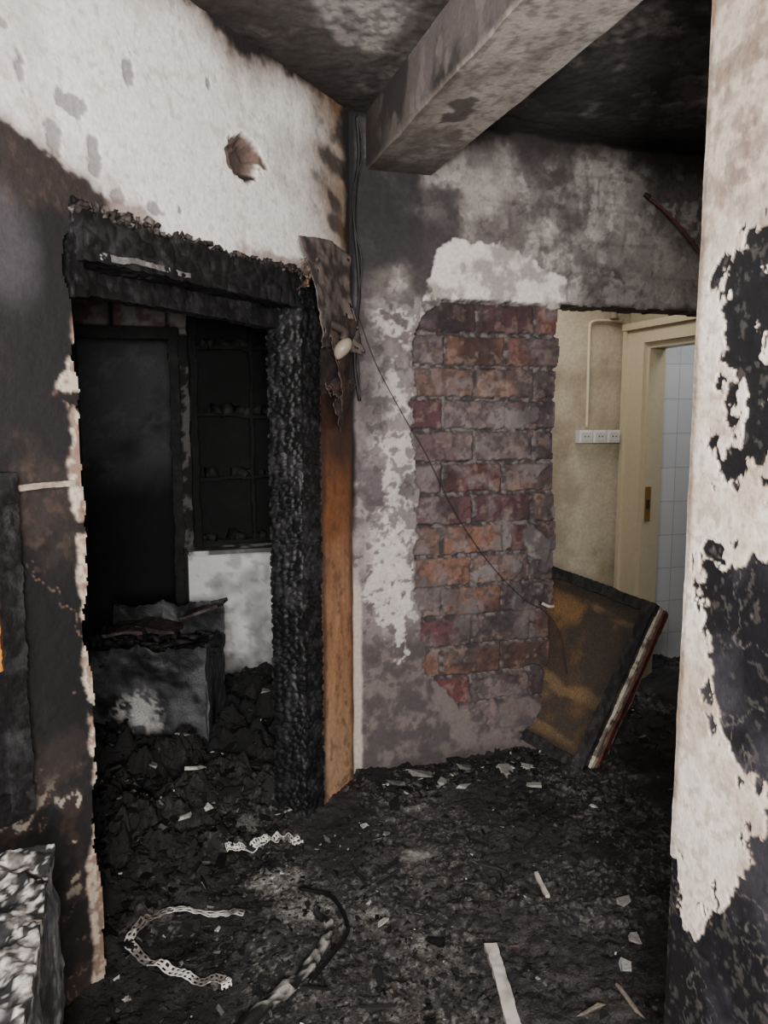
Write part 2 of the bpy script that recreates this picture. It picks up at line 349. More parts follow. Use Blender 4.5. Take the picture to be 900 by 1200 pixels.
# ------------------------------------------------------------------ ceiling + beam
us = np.r_[np.arange(-1.2, .2, .04), np.arange(.2, 2.6, .010), np.arange(2.6, 3.8, .04)]; vv = np.r_[np.arange(-1, 1.6, .04), np.arange(1.6, 3.1, .010), np.arange(3.1, 5.1, .05)]
U, V = np.meshgrid(us, vv, indexing='ij')
n1 = fbm(U, V, 4, 61); n2 = fbm(U, V, 12, 62); n3 = fbm(U, V, 50, 63, 4)
a = ((U-CX)-(V-CY))*Q; b = CY-V
col = mix(lin((158, 151, 148)), lin((102, 95, 94)), ss(.35, .65, n1)); col = mix(col, lin((182, 175, 169)), ss(.58, .75, n2)*.5)
col = mix(col, lin((52, 48, 48)), ss(.50, .64, fbm(U, V, 3, 64))*.78); col = mix(col, lin((56, 51, 50)), ss(.54, .66, n3)*.5)
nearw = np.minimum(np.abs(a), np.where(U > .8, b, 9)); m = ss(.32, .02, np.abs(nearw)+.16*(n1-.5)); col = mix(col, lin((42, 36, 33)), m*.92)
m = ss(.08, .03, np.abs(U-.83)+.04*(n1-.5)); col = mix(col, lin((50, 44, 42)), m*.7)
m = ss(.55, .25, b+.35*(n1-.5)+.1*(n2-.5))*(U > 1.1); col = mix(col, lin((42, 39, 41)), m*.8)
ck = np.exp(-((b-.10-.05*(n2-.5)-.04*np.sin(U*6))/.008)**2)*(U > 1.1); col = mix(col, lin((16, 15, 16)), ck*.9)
H = .003*(n2-.5)+.0025*ss(.5, .6, n3)
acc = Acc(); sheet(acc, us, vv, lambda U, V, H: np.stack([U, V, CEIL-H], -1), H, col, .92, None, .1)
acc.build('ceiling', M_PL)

acc = Acc()
def bcolf(p):   # p: x across .27, y along, z up .21
    u = p[:, 0]+p[:, 2]*.7; v = p[:, 1]
    n1 = fbm(u, v, 4, 301); n2 = fbm(u, v, 14, 302); n3 = fbm(u, v, 45, 303)
    c = mix(lin((174, 165, 157)), lin((126, 117, 110)), ss(.4, .72, n1)); c = mix(c, lin((198, 191, 183)), ss(.55, .75, n2)*.45); c = mix(c, lin((94, 86, 81)), ss(.58, .72, n3)*.5)
    c = mix(c, lin((104, 92, 84)), ss(.5, .66, fbm(u, v*.5, 9, 305))*.45)
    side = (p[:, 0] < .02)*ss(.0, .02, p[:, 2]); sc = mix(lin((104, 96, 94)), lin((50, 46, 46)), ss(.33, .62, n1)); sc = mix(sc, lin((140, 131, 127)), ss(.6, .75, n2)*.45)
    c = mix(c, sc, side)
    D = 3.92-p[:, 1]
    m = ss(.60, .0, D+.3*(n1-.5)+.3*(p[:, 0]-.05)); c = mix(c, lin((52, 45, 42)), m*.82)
    d = np.hypot((p[:, 0]-.12)/.05, (D-.62)/.10)-1+.8*(n2-.5)*2; c = mix(c, lin((84, 75, 71)), (1-ss(-.12, .12, d))*(p[:, 2] < .05)*.9)
    d = np.hypot((p[:, 0]-.20)/.03, (D-.42)/.05)-1+.8*(n2-.5)*2; c = mix(c, lin((100, 90, 85)), (1-ss(-.12, .12, d))*(p[:, 2] < .05)*.8)
    c = mix(c, lin((100, 88, 81)), ss(.02, .0, p[:, 2])*(p[:, 0] < .02)*ss(.35, .6, n2)*.6)
    return c
def bdisp(p):
    n = np.stack([fbm3(p, 6, 1, 2), fbm3(p, 6, 5, 2), fbm3(p, 6, 9, 2)], 1)-.5
    r = np.zeros_like(p); m = (p[:, 2] < .19); r[m] = n[m]*.007
    k = ss(.025, 0, p[:, 2])[:, None]; r += k*np.c_[(.135-p[:, 0])*.05, 0*p[:, 1], .003+0*p[:, 1]]
    return r
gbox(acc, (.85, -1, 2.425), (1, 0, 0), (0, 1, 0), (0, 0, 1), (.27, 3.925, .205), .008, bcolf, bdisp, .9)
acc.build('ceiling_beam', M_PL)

# ------------------------------------------------------------------ floor
def inroom(x, y): return (-(x-CX)*Q+(y-CY)*Q)
def fh(x, y):
    n1 = fbm(x, y, 3, 71); n2 = fbm(x, y, 11, 72); n3 = fbm(x, y, 38, 73, 4)
    beh = ss(-.1, .5, inroom(x, y))*(x < 1.2)
    nearb = np.exp(-np.maximum(CY-y, 0)/.12)*(x > .8)
    h = .006+.016*(n2-.4)+.012*n3+.012*n1
    h = h+beh*(.05+.10*n1*n2*2+.04*n2)+nearb*.03*n2
    h = h+.03*n2*ss(1.3, 1.8, x)*ss(2.2, 2.7, y)
    return h
us = np.r_[np.arange(-1.2, -.4, .02), np.arange(-.4, 1.9, .006), np.arange(1.9, 3.8, .02)]; vv = np.r_[np.arange(-.9, 1.4, .03), np.arange(1.4, 3.1, .006), np.arange(3.1, 5.1, .014)]
U, V = np.meshgrid(us, vv, indexing='ij')
n1 = fbm(U, V, 3, 81); n2 = fbm(U, V, 9, 82); n3 = fbm(U, V, 40, 83, 4); n4 = fbm(U, V, 90, 84, 3)
col = mix(lin((36, 34, 34)), lin((14, 13, 14)), ss(.38, .6, n2)); col = mix(col, lin((74, 70, 68)), ss(.48, .74, n3)*ss(.38, .65, n1)*.5)
dust = ss(.25, .5, U)*ss(1.6, 1.0, U+.2*n1)*ss(-.15, -.35, inroom(U, V)); col = mix(col, lin((78, 73, 71)), dust*ss(.35, .62, n2*.6+n3*.4)*.6)
col = mix(col, lin((126, 120, 116)), ss(.66, .80, n4)*ss(.45, .62, n1)*.5)
for (a, b, rx, ry) in [(.36, 2.30, .07, .05), (.41, 2.13, .06, .055), (.30, 2.62, .04, .03), (.85, 2.3, .05, .03), (1.05, 2.75, .08, .04), (.6, 2.05, .04, .02), (.95, 2.6, .04, .02), (.70, 1.88, .03, .03), (.13, 2.85, .05, .03)]:
    m = blob(U, V, a, b, rx, ry, n3*.5+n4*.5, 1.2, .5); col = mix(col, lin((150, 146, 141)), m*.6)
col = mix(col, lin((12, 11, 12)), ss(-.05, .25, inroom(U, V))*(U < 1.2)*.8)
H = fh(U, V)+.005*(n4-.5); rg = .9-.5*ss(.5, .7, fbm(U, V, 5, 88))
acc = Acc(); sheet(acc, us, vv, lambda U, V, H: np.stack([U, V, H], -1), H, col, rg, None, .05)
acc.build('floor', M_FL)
def fz(x, y): return float(fh(np.array([x]), np.array([y]))[0])

# ------------------------------------------------------------------ debris (one object)
acc = Acc()
def chunk(x, y, z, sx, sy, sz, c, rough=.7, tilt=.5):
    v = np.array([(a, b, d) for a in (-1, 1) for b in (-1, 1) for d in (-1, 1)], float)*.5
    v += R0.uniform(-.30, .30, v.shape); v *= (sx, sy, sz)
    al, be, ga = R0.uniform(0, 6.28), R0.normal(0, tilt), R0.normal(0, tilt)
    ca, sa, cb, sb, cg, sg = math.cos(al), math.sin(al), math.cos(be), math.sin(be), math.cos(ga), math.sin(ga)
    Rm = np.array([[ca, -sa, 0], [sa, ca, 0], [0, 0, 1]])@np.array([[cb, 0, sb], [0, 1, 0], [-sb, 0, cb]])@np.array([[1, 0, 0], [0, cg, -sg], [0, sg, cg]])
    acc.add(v@Rm.T+(x, y, z), [(0, 1, 3, 2), (4, 6, 7, 5), (0, 4, 5, 1), (2, 3, 7, 6), (0, 2, 6, 4), (1, 5, 7, 3)], c, rough)
N = 12500
rx_ = []; ry_ = []
for i in range(N):
    r = R0.random()
    if r < .24: x, y = R0.uniform(-.5, 1.1), R0.uniform(2.6, 4.05)
    elif r < .36: x, y = R0.uniform(.8, 1.7), CY-.03-abs(R0.normal(0, .10))
    elif r < .50: x, y = R0.uniform(1.2, 2.5), R0.uniform(2.2, 3.6)
    elif r < .72: x, y = R0.uniform(-.3, .8), R0.uniform(1.3, 2.9)
    else: x, y = R0.uniform(-.3, 1.8), R0.uniform(1.3, 2.9)
    rx_.append(x); ry_.append(y)
rz_ = fh(np.array(rx_), np.array(ry_))
for i in range(N):
    x, y, zz = rx_[i], ry_[i], rz_[i]
    ir = inroom(x, y)
    if abs(ir) < .14 and not (-.94 < -(CX-x)/1 < -.30): continue
    if y > 2.90 and 0 < ir < .35 and x > .3: continue
    if CY-.03 < y < CY+.17 and x < 1.70 and x > .75: continue
    if x < -.1 and y < 1.55: continue
    near = y < 2.7 and ir < 0
    s = min(.036, .003+R0.exponential(.0032 if near else .0055)*(1.2 if ir > 0 and x < 1.2 else 1)); flat = R0.random() < .6
    k = R0.random(); g = 8+20*R0.random()
    c = lin((g+1, g, g))
    if k > .982: g = 150+60*R0.random(); c = lin((g, g-3, g-8))*.8
    elif k > .88: g = 45+45*R0.random(); c = lin((g+2, g, g-1))
    elif k > .873: c = lin((78, 62, 54))
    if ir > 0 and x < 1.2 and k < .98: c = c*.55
    if k > .9: s = min(s*1.1, .015)
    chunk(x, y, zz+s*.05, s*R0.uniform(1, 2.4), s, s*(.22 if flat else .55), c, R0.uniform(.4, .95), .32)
for i in range(110):      # charred sticks
    x, y = R0.uniform(-.2, 1.7), R0.uniform(1.5, 4.0)
    if abs(inroom(x, y)) < .3 or (y > 2.75 and y < 3.3 and .75 < x < 1.75): continue
    chunk(x, y, fz(x, y)+.006, R0.uniform(.04, .13), R0.uniform(.004, .010), R0.uniform(.004, .008), lin((24, 22, 22)) if R0.random() < .88 else lin((110, 100, 90)), .7, .12)
for (x, y, s, g) in [(.15, 2.8, .04, 170), (.10, 2.62, .03, 150), (1.12, 2.76, .035, 130), (.93, 2.8, .04, 90), (1.25, 2.8, .045, 110), (.78, 2.45, .02, 120), (.62, 1.98, .02, 150),
                    (1.35, 1.85, .03, 140), (1.28, 1.7, .025, 160), (1.4, 2.75, .05, 120), (1.5, 2.78, .04, 150), (.0, 2.9, .03, 130), (1.2, 1.62, .03, 170), (.72, 2.52, .018, 190), (.12, 3.1, .03, 120), (.5, 3.4, .03, 110),
                    (1.18, 2.68, .03, 160), (1.05, 2.83, .05, 100), (1.45, 2.6, .03, 140), (.18, 2.66, .025, 190)]:
    chunk(x, y, fz(x, y)+.01, s*1.5, s, s*.3, lin((g, g-3, g-7)), .8, .2)
acc.build('charred_debris', M_CH, False)

# ------------------------------------------------------------------ charred door frame
acc = Acc()
charbox(acc, DW(.262, -.115, .0), AS, AN, AZ, (.125, .145, 1.99), .006, cell=28, depth=.010, amp=.003, rough=.5, stretch=(1, 1, 1.5), c0=(11, 11, 12), c1=(54, 53, 55))
charbox(acc, DW(.30, -.06, 1.865), AS, AN, AZ, (1.0, .09, .115), .007, cell=22, depth=.007, amp=.006, seed=3, rough=.5)
charbox(acc, DW(.37, -.11, 1.80), AS, AN, AZ, (.93, .05, .07), .009, cell=30, depth=.005, amp=.006, seed=6, rough=.5)
charbox(acc, DW(1.27, -.05, 1.78), AS, AN, AZ, (.035, .06, .23), .007, cell=30, depth=.006, amp=.008, seed=9, rough=.5)
charbox(acc, DW(.93, .023, 1.875), AS, AN, AZ, (.32, .006, .016), .006, cell=40, depth=.002, amp=.008, seed=2, c0=(86, 83, 81), c1=(170, 165, 160), rough=.8)
for i in range(320):
    s = R0.uniform(.25, 1.3)
    if R0.random() < .6: s = R0.normal(1.18, .07) if R0.random() < .5 else R0.normal(.42, .07)
    z = 1.975+abs(R0.normal(0, .009)); p = DW(np.clip(s, .27, 1.3), R0.uniform(0, .03), z)
    g = R0.uniform(20, 90) if R0.random() < .4 else 24
    chunk(p[0], p[1], p[2], R0.uniform(.008, .028), R0.uniform(.006, .016), R0.uniform(.005, .012), lin((g+10, g+3, g)), .8, .6)
acc.build('charred_door_frame', M_CH)

# scorched wood lining between frame and corner
acc = Acc()
def wc(p):
    z = p[:, 2]; n1 = fbm3(p*(1, 1, .12), 40, 1); n2 = fbm3(p, 8, 2); n3 = fbm3(p, 30, 7)
    c = mix(lin((164, 122, 90)), lin((130, 90, 62)), n1); c = mix(c, lin((168, 138, 111)), ss(.6, .1, z)*.6)
    c = mix(c, lin((114, 72, 44)), ss(.75, 1.15, z+.3*(n2-.5))); c = mix(c, lin((58, 38, 30)), ss(1.2, 1.42, z+.2*(n2-.5)))
    c = mix(c, lin((32, 25, 23)), ss(1.42, 1.55, z+.1*(n2-.5)))
    c = mix(c, lin((60, 42, 34)), ss(.58, .75, n3)*.45)
    e = np.minimum(p[:, 0], .22-p[:, 0]); c = mix(c, lin((54, 36, 28)), ss(.04, .0, e+.03*(n2-.5))*.8)
    nail = (np.hypot(p[:, 0]-.03, (z % .12)-.06) < .0045); c[nail] = lin((40, 30, 26))
    return c
gbox(acc, DW(.03, .002, .02), AS, AN, AZ, (.225, .022, 1.56), .008, wc, lambda p: (fbm3(p*(1, 1, .3), 14, 4)-.5)[:, None]*np.array([0, .006, 0]), .5)
acc.build('scorched_wood_panel', M_WD)

# curled burnt sheet hanging at the frame corner
acc = Acc()
def flap(s0, z0, w, h, curl, out, c0, c1, seed, lean=0, keepk=.30, taper=.35):
    nu, nv = 34, 44; a, b = np.meshgrid(np.linspace(0, 1, nu), np.linspace(0, 1, nv), indexing='ij')
    n = fbm(a, b, 3, seed); n2 = fbm(a, b, 9, seed+1)
    wd = w*(1-taper*b+.2*(fbm(b, b*0, 5, seed+2)-.5))
    s = s0-(a-.5)*wd+lean*b; z = z0-h*b+.02*(n-.5)-.05*(a-.5)**2*curl
    o = out+.03*np.sin(a*3.1*curl+b*2+seed)*(.4+b)+.02*(n-.5)
    P = np.stack([CX-Q*s+Q*o, CY-Q*s-Q*o, z], -1).reshape(-1, 3)
    idx = np.arange(nu*nv).reshape(nu, nv); F = np.stack([idx[:-1, :-1], idx[1:, :-1], idx[1:, 1:], idx[:-1, 1:]], -1)
    keep = (n2[:-1, :-1]+.9*np.minimum(np.minimum(a, 1-a), np.minimum(b+.2, 1-b))[:-1, :-1] > keepk)
    acc.add(P, F[keep], mix(lin(c0), lin(c1), ss(.3, .7, n2)).reshape(-1, 3), .6)
flap(.27, 2.10, .34, .36, 1.2, .065, (98, 87, 82), (50, 44, 43), 101, -.10, .20, -.1)
flap(.15, 1.86, .22, .34, 1.0, .05, (72, 57, 51), (38, 32, 30), 107, -.01, .22)
flap(.14, 1.64, .20, .18, 1.0, .04, (62, 45, 38), (34, 26, 25), 113, 0)
flap(.36, 2.03, .12, .10, 1.2, .06, (112, 86, 70), (50, 42, 40), 119, .05)
f = acc.build('peeled_wallpaper_flap', M_WD); f.modifiers.new('thick', 'SOLIDIFY').thickness = .003
acc = Acc()
c = DW(.26, .12, 1.735)
nl, ns = 12, 20; Vv = []
for i in range(nl+1):
    t = i/nl*math.pi; rr = .030*math.sin(t)*(1 if t < 1.6 else 1-.25*(t-1.6))
    for j in range(ns):
        a = 2*math.pi*j/ns; Vv.append(c+np.array([rr*math.cos(a)+.016*math.cos(t), rr*math.sin(a), .038*math.cos(t)]))
Fv = [[i*ns+j, i*ns+(j+1) % ns, (i+1)*ns+(j+1) % ns, (i+1)*ns+j] for i in range(nl) for j in range(ns)]
acc.add(Vv, Fv, lin((140, 128, 114)), .4)
tube(acc, [c+np.array([0, 0, .03]), c+np.array([.01, .01, .06]), DW(.24, .05, 1.83)], .015, lin((60, 50, 46)))
acc.build('melted_light_bulb', M_PT)

# corner cable, sagging cable, rusty rod
acc = Acc()
p = [(CX+.02+.012*math.sin(i*1.7), CY-.03-.01*math.cos(i*2.1), 2.6-i*.13) for i in range(9)]
tube(acc, p, .007, lin((18, 17, 18)))
tube(acc, [(a+.012*math.sin(i*2.), b-.012, z) for i, (a, b, z) in enumerate(p)], .003, lin((34, 31, 30)))
acc.build('burnt_cable', M_PT)
acc = Acc()
def BP(u, z, h=.02): return (CX+u, CY-h, z)
tube(acc, [BP(.02, 1.9, .03), BP(.10, 1.70), BP(.22, 1.49), BP(.30, 1.36, .03), BP(.44, 1.10, .03), BP(.60, .88, .03), BP(.76, .72, .035), BP(.86, .66, .04), BP(.93, .55, .05), BP(.96, .38, .06)], .0016, lin((40, 32, 32)))
tube(acc, [BP(.84, .70, .04), BP(.86, .69, .06), BP(.89, .685, .05)], .007, lin((160, 150, 140)))
acc.build('hanging_wire', M_PT)
acc = Acc(); tube(acc, [BP(1.30, 2.43, .008), BP(1.36, 2.37, .05), BP(1.46, 2.26, .09), BP(1.60, 2.10, .12)], .005, lin((96, 50, 40))); tube(acc, [BP(1.295, 2.435, .010), BP(1.31, 2.42, .025)], .010, lin((50, 34, 30)))
acc.build('rusty_rod', M_PT)

# ------------------------------------------------------------------ items on the left wall
acc = Acc()
for o, dm, sd in [((1.515, 0, .60), (.06, .035, .78), 1), ((1.515, 0, 1.31), (.5, .035, .07), 2), ((1.515, 0, .60), (.5, .035, .07), 3), ((1.96, 0, .60), (.07, .035, .78), 4), ((1.55, 0, .64), (.42, .015, .7), 5)]:
    charbox(acc, DW(o[0], .005, o[2]), AS, AN, AZ, dm, .008, cell=30, depth=.004, amp=.004, seed=sd, rough=.5)
charbox(acc, DW(1.565, .022, .95), AS, AN, AZ, (.03, .010, .24), .01, cell=12, depth=.001, amp=.002, c0=(170, 112, 44), c1=(120, 72, 30), rough=.6)
acc.build('charred_cabinet_door', M_CH)
acc = Acc(); charbox(acc, DW(1.335, .0, 1.335), AS, AN, AZ, (.155, .012, .014), .006, cell=20, depth=.001, amp=.002, c0=(170, 156, 142), c1=(110, 94, 84), rough=.8)
acc.build('trim_1', M_PL)

# ash covered chest, lower left foreground
acc = Acc()
def cc(p):
    top = p[:, 2] > .675; n1 = fbm3(p, 10, 1); n2 = fbm3(p, 38, 2); n3 = fbm3(p, 90, 3)
    c = mix(lin((22, 21, 22)), lin((90, 86, 84)), ss(.42, .62, n2)); c = mix(c, lin((180, 175, 170)), ss(.56, .64, n2*.25+n3*.75)*.85)
    st = fbm3(p*(1, 1, .25), 30, 4); s = mix(lin((66, 66, 70)), lin((122, 122, 124)), ss(.4, .7, st)); s = mix(s, lin((22, 22, 24)), ss(.5, .7, n1)*.8)
    return mix(s, c, top.astype(float))
def cd(p):
    n = fbm3(p, 18, 5)-.5; top = ss(.6, .7, p[:, 2]); r = np.zeros_like(p); r[:, 2] = n*.03*top+(fbm3(p, 70, 5)-.5)*.01*top; r[:, 0] = (fbm3(p, 9, 7)-.5)*.03; r[:, 1] = (fbm3(p, 9, 8)-.5)*.03
    return r
gbox(acc, (-.60, .80, .0), (1, 0, 0), (0, 1, 0), (0, 0, 1), (.42, .68, .70), .005, cc, cd, .8)
acc.build('ash_covered_chest', M_CH)

# ------------------------------------------------------------------ room behind the charred door
acc = Acc()
def room_wall(acc, x0, x1, z0, z1, y, base, seed, ny=-1, hole=None, res=.02, sk=.1, fn=None):
    us = np.arange(x0, x1+res*.5, res); vs = np.arange(z0, z1+res*.5, res); U, V = np.meshgrid(us, vs, indexing='ij')
    n1 = fbm(U, V, 3, seed); n2 = fbm(U, V, 14, seed+1)
    c = mix(lin(base), lin(base)*.35, ss(.35, .7, n1)); c = mix(c, lin(base)*2.5, ss(.66, .8, n2)*.25)
    if fn: c = fn(U, V, c, n1, n2)
    hm = None
    if hole: hm = ((U > hole[0]) & (U < hole[1]) & (V < hole[2])).astype(float)
    sheet(acc, us, vs, lambda U, V, H: np.stack([U, y-H, V], -1), .006*(n2-.5), c, .85, hm, sk, lin((20, 19, 20)))
def farc(U, V, c, n1, n2):
    b = (V > 1.93)&(V < 2.4); row = np.floor(V/.13); j = np.minimum((V/.13) % 1, ((U+.13*(row % 2))/.27) % 1)
    c = mix(c, mix(lin((96, 74, 71)), lin((122, 117, 115)), ss(.4, .6, n2)), b*ss(.4, .2, U)*.75*(j > .08))
    c = mix(c, lin((120, 116, 113)), ss(.56, .65, n2)*((U > .15) & (U < .28))*(V > .8)*.4)
    return c
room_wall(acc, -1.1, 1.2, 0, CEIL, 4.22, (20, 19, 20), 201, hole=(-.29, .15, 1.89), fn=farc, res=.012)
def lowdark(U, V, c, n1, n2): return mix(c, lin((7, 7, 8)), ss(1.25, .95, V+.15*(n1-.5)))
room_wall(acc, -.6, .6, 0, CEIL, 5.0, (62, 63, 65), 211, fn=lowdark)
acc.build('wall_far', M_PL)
acc = Acc()
def swall(acc, pts, base, seed, res=.03, z1=CEIL):
    (x0, y0), (x1, y1) = pts; L = math.hypot(x1-x0, y1-y0); us = np.arange(0, L+res*.5, res); vs = np.arange(0, z1+res*.5, res)
    U, V = np.meshgrid(us, vs, indexing='ij'); n1 = fbm(U, V, 3, seed); n2 = fbm(U, V, 14, seed+1)
    c = mix(lin(base), lin(base)*.5, ss(.35, .7, n1)*.6)
    dx, dy = (x1-x0)/L, (y1-y0)/L
    sheet(acc, us, vs, lambda U, V, H: np.stack([x0+dx*U-dy*H, y0+dy*U+dx*H, V], -1), .004*(n2-.5), c, .85, None, .05)
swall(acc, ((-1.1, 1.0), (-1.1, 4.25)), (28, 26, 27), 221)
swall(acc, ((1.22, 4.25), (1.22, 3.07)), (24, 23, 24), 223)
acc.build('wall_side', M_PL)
acc = Acc()
for o, dm in [((-.36, 4.16, 0), (.06, .05, 1.95)), ((.15, 4.16, 0), (.05, .05, 1.95)), ((-.36, 4.16, 1.89), (.56, .05, .06))]:
    charbox(acc, o, (1, 0, 0), (0, 1, 0), (0, 0, 1), dm, .012, cell=30, depth=.005, amp=.008, rough=.8, c0=(8, 8, 8), c1=(34, 33, 33))
acc.build('door_frame_burnt', M_CH)
acc = Acc()
def wcf(p):
    n = fbm3(p, 5, 3); n2 = fbm3(p, 20, 4); c = mix(lin((206, 206, 206)), lin((150, 148, 147)), ss(.45, .85, n)); c = mix(c, lin((60, 56, 56)), ss(.30, .05, p[:, 2]+.2*(n2-.5))); return mix(c, lin((96, 92, 90)), ss(.62, .74, n2)*.45)
gbox(acc, (.215, 4.12, 0), (1, 0, 0), (0, 1, 0), (0, 0, 1), (.72, .09, .78), .015, wcf, None, .6)
gbox(acc, (.215, 4.05, .78), (1, 0, 0), (0, 1, 0), (0, 0, 1), (.74, .16, .022), .015, lambda p: mix(lin((190, 188, 186)), lin((80, 76, 74)), ss(.45, .62, fbm3(p, 14, 3))), None, .6)
acc.build('white_panel_with_ledge', M_PT)
# burnt cupboard above the ledge: charred carcass, sagging shelves, soot-black back
acc = Acc(); X, Y, Zv = (1, 0, 0), (0, 1, 0), (0, 0, 1)
kw = dict(cell=30, depth=.004, amp=.008, rough=.9, c0=(5, 5, 5), c1=(22, 21, 22))
charbox(acc, (.25, 4.09, .82), X, Y, Zv, (.035, .11, 1.36), .012, **kw); charbox(acc, (.90, 4.09, .82), X, Y, Zv, (.035, .11, 1.36), .012, **kw)
for i, z in enumerate((.83, 1.16, 1.50, 1.84, 2.15)):
    t = [0, .03, -.02, .02, 0][i]
    charbox(acc, (.26, 4.12, z), (math.cos(t), 0, math.sin(t)), Y, (-math.sin(t), 0, math.cos(t)), (.66, .07, .016), .012, seed=i, **kw)
charbox(acc, (.56, 4.12, .82), X, Y, Zv, (.016, .06, 1.35), .012, seed=3, **kw)
charbox(acc, (.26, 4.19, .82), X, Y, Zv, (.66, .012, 1.36), .02, cell=12, depth=.002, amp=.004, rough=.95, c0=(6, 6, 6), c1=(16, 16, 16))
for i in range(60):
    z = [.85, 1.19, 1.52, 1.86][i % 4]; s = R0.uniform(.015, .05); chunk(R0.uniform(.31, .86), R0.uniform(4.12, 4.17), z+s*.3, s*1.5, s*.7, s, lin((R0.uniform(6, 34),)*3), .8, .3)
acc.build('burnt_shelf_cupboard', M_CH)
# burnt storage box
acc = Acc()
a = math.radians(-17); ex = np.array([math.cos(a), math.sin(a), 0]); ey = np.array([-math.sin(a), math.cos(a), 0]); o = np.array([-.27, 3.42, .03])
def gc(p):
    n1 = fbm3(p, 6, 12); n2 = fbm3(p, 25, 13); c = mix(lin((64, 65, 68)), lin((22, 22, 24)), ss(.35, .65, n1))
    d = np.hypot((p[:, 0]-.22)/.11, (p[:, 2]-.17)/.13)-1+(n2-.5); c = mix(c, lin((170, 168, 166)), (1-ss(-.2, .2, d))*(p[:, 1] < .02)*.85*ss(.3, .5, n2)); return c
wob = lambda p: (np.stack([fbm3(p, 8, 1), fbm3(p, 8, 2), fbm3(p, 8, 3)], 1)-.5)*.012
def wob2(p):
    r = (np.stack([fbm3(p, 6, 1), fbm3(p, 6, 2), fbm3(p, 6, 3)], 1)-.5)*.025
    r[:, 2] -= ss(.3, .5, p[:, 2])*fbm3(p*(1, 1, 0), 14, 4)*.06; return r
for off, dm in [((0, 0, 0), (.52, .015, .51)), ((0, .015, 0), (.015, .38, .53)), ((.505, .015, 0), (.015, .38, .50)), ((0, .385, 0), (.52, .015, .62)), ((0, 0, 0), (.52, .40, .02)), ((.02, .02, .42), (.48, .36, .02))]:
    gbox(acc, o+ex*off[0]+ey*off[1]+np.array([0, 0, off[2]]), ex, ey, Zv, dm, .010, gc, wob2, .45)
for i in range(260):
    q = o+ex*R0.uniform(.03, .50)+ey*R0.uniform(.02, .37); g = R0.uniform(8, 40); hz = .40+R0.uniform(0, .06)
    chunk(q[0], q[1], hz+.03, R0.uniform(.02, .07), R0.uniform(.015, .04), R0.uniform(.006, .016), lin((g+8*(R0.random() < .2), g, g)), .8, .3)
for i, (w, t) in enumerate([(.14, .10), (.26, -.18), (.46, .30)]):
    charbox(acc, o+ex*(w-.1)+ey*(.12+.06*i)+np.array([0, 0, .50+.02*i]), ex*math.cos(t)+np.array([0, 0, math.sin(t)]), ey, np.array([0, 0, math.cos(t)])-ex*math.sin(t), (.18, .20, .015), .012, cell=25, depth=.003, amp=.012, seed=i, c0=(40, 33, 31), c1=(96, 82, 78))
acc.build('burnt_storage_box', M_CH)

# ------------------------------------------------------------------ hall + bathroom beyond the brick doorway
CREAM = lin((190, 178, 152)); CRE2 = lin((200, 187, 158))
acc = Acc()
def cream(U, V, c, n1, n2):
    c = mix(np.broadcast_to(lin((176, 165, 143)), U.shape+(3,)), lin((148, 136, 115)), ss(.4, .8, n1)); return mix(c, lin((100, 90, 78)), ss(1.95, 2.3, V+.2*(n1-.5))*.8)
room_wall(acc, 1.2, 2.62, 0, CEIL, 3.75, (200, 190, 160), 231, fn=cream, res=.02)
acc.build('wall_hall', M_PL)
acc = Acc(); box(acc, (2.62, 2.0, 0), (2.70, 2.95, CEIL), CREAM); box(acc, (2.62, 2.95, 1.95), (2.70, 3.75, CEIL), CREAM*.7); box(acc, (2.62, 3.68, 0), (2.70, 3.75, 1.95), CREAM)
acc.build('wall_partition', M_PT, False)
acc = Acc()
for (y0, y1) in [(3.56, 3.73), (2.93, 3.05)]:
    box(acc, (2.575, y0, 0), (2.62, y1, 1.89), CRE2, .4)
    box(acc, (2.560, y1-.03 if y0 > 3.2 else y0, 0), (2.575, y1 if y0 > 3.2 else y0+.03, 1.965), CRE2, .4)
    box(acc, (2.60, (y0-.02) if y0 > 3.2 else y1, 0), (2.70, y0 if y0 > 3.2 else y1+.02, 1.86), CRE2*.9, .4)
box(acc, (2.575, 2.93, 1.89), (2.62, 3.73, 1.99), CRE2, .4); box(acc, (2.555, 2.925, 1.965), (2.575, 3.735, 2.0), CRE2, .4)
box(acc, (2.60, 3.03, 1.86), (2.70, 3.56, 1.89), CRE2*.9, .4)
box(acc, (2.606, 3.535, .93), (2.64, 3.541, 1.12), lin((120, 92, 50)), .3); box(acc, (2.612, 3.531, 1.0), (2.63, 3.536, 1.05), lin((60, 50, 40)), .3)
acc.build('door_1', M_PT, False)
# tiles
mt = bpy.data.materials.new('white_wall_tiles'); mt.use_nodes = True; nt = mt.node_tree; Nn = nt.nodes; b = Nn['Principled BSDF']
tc = Nn.new('ShaderNodeTexCoord'); mp = Nn.new('ShaderNodeMapping'); mp.inputs['Rotation'].default_value = (math.radians(90), 0, 0)
br = Nn.new('ShaderNodeTexBrick'); br.offset = 0; br.inputs['Scale'].default_value = 1; br.inputs['Brick Width'].default_value = .20; br.inputs['Row Height'].default_value = .20
br.inputs['Mortar Size'].default_value = .0025; br.inputs['Color1'].default_value = (.66, .66, .66, 1); br.inputs['Color2'].default_value = (.62, .62, .63, 1); br.inputs['Mortar'].default_value = (.42, .42, .43, 1)
nt.links.new(tc.outputs['Object'], mp.inputs['Vector']); nt.links.new(mp.outputs[0], br.inputs['Vector']); nt.links.new(br.outputs['Color'], b.inputs['Base Color']); b.inputs['Roughness'].default_value = .2
bp = Nn.new('ShaderNodeBump'); bp.invert = True; bp.inputs['Strength'].default_value = .4; bp.inputs['Distance'].default_value = .003; nt.links.new(br.outputs['Fac'], bp.inputs['Height']); nt.links.new(bp.outputs[0], b.inputs['Normal'])
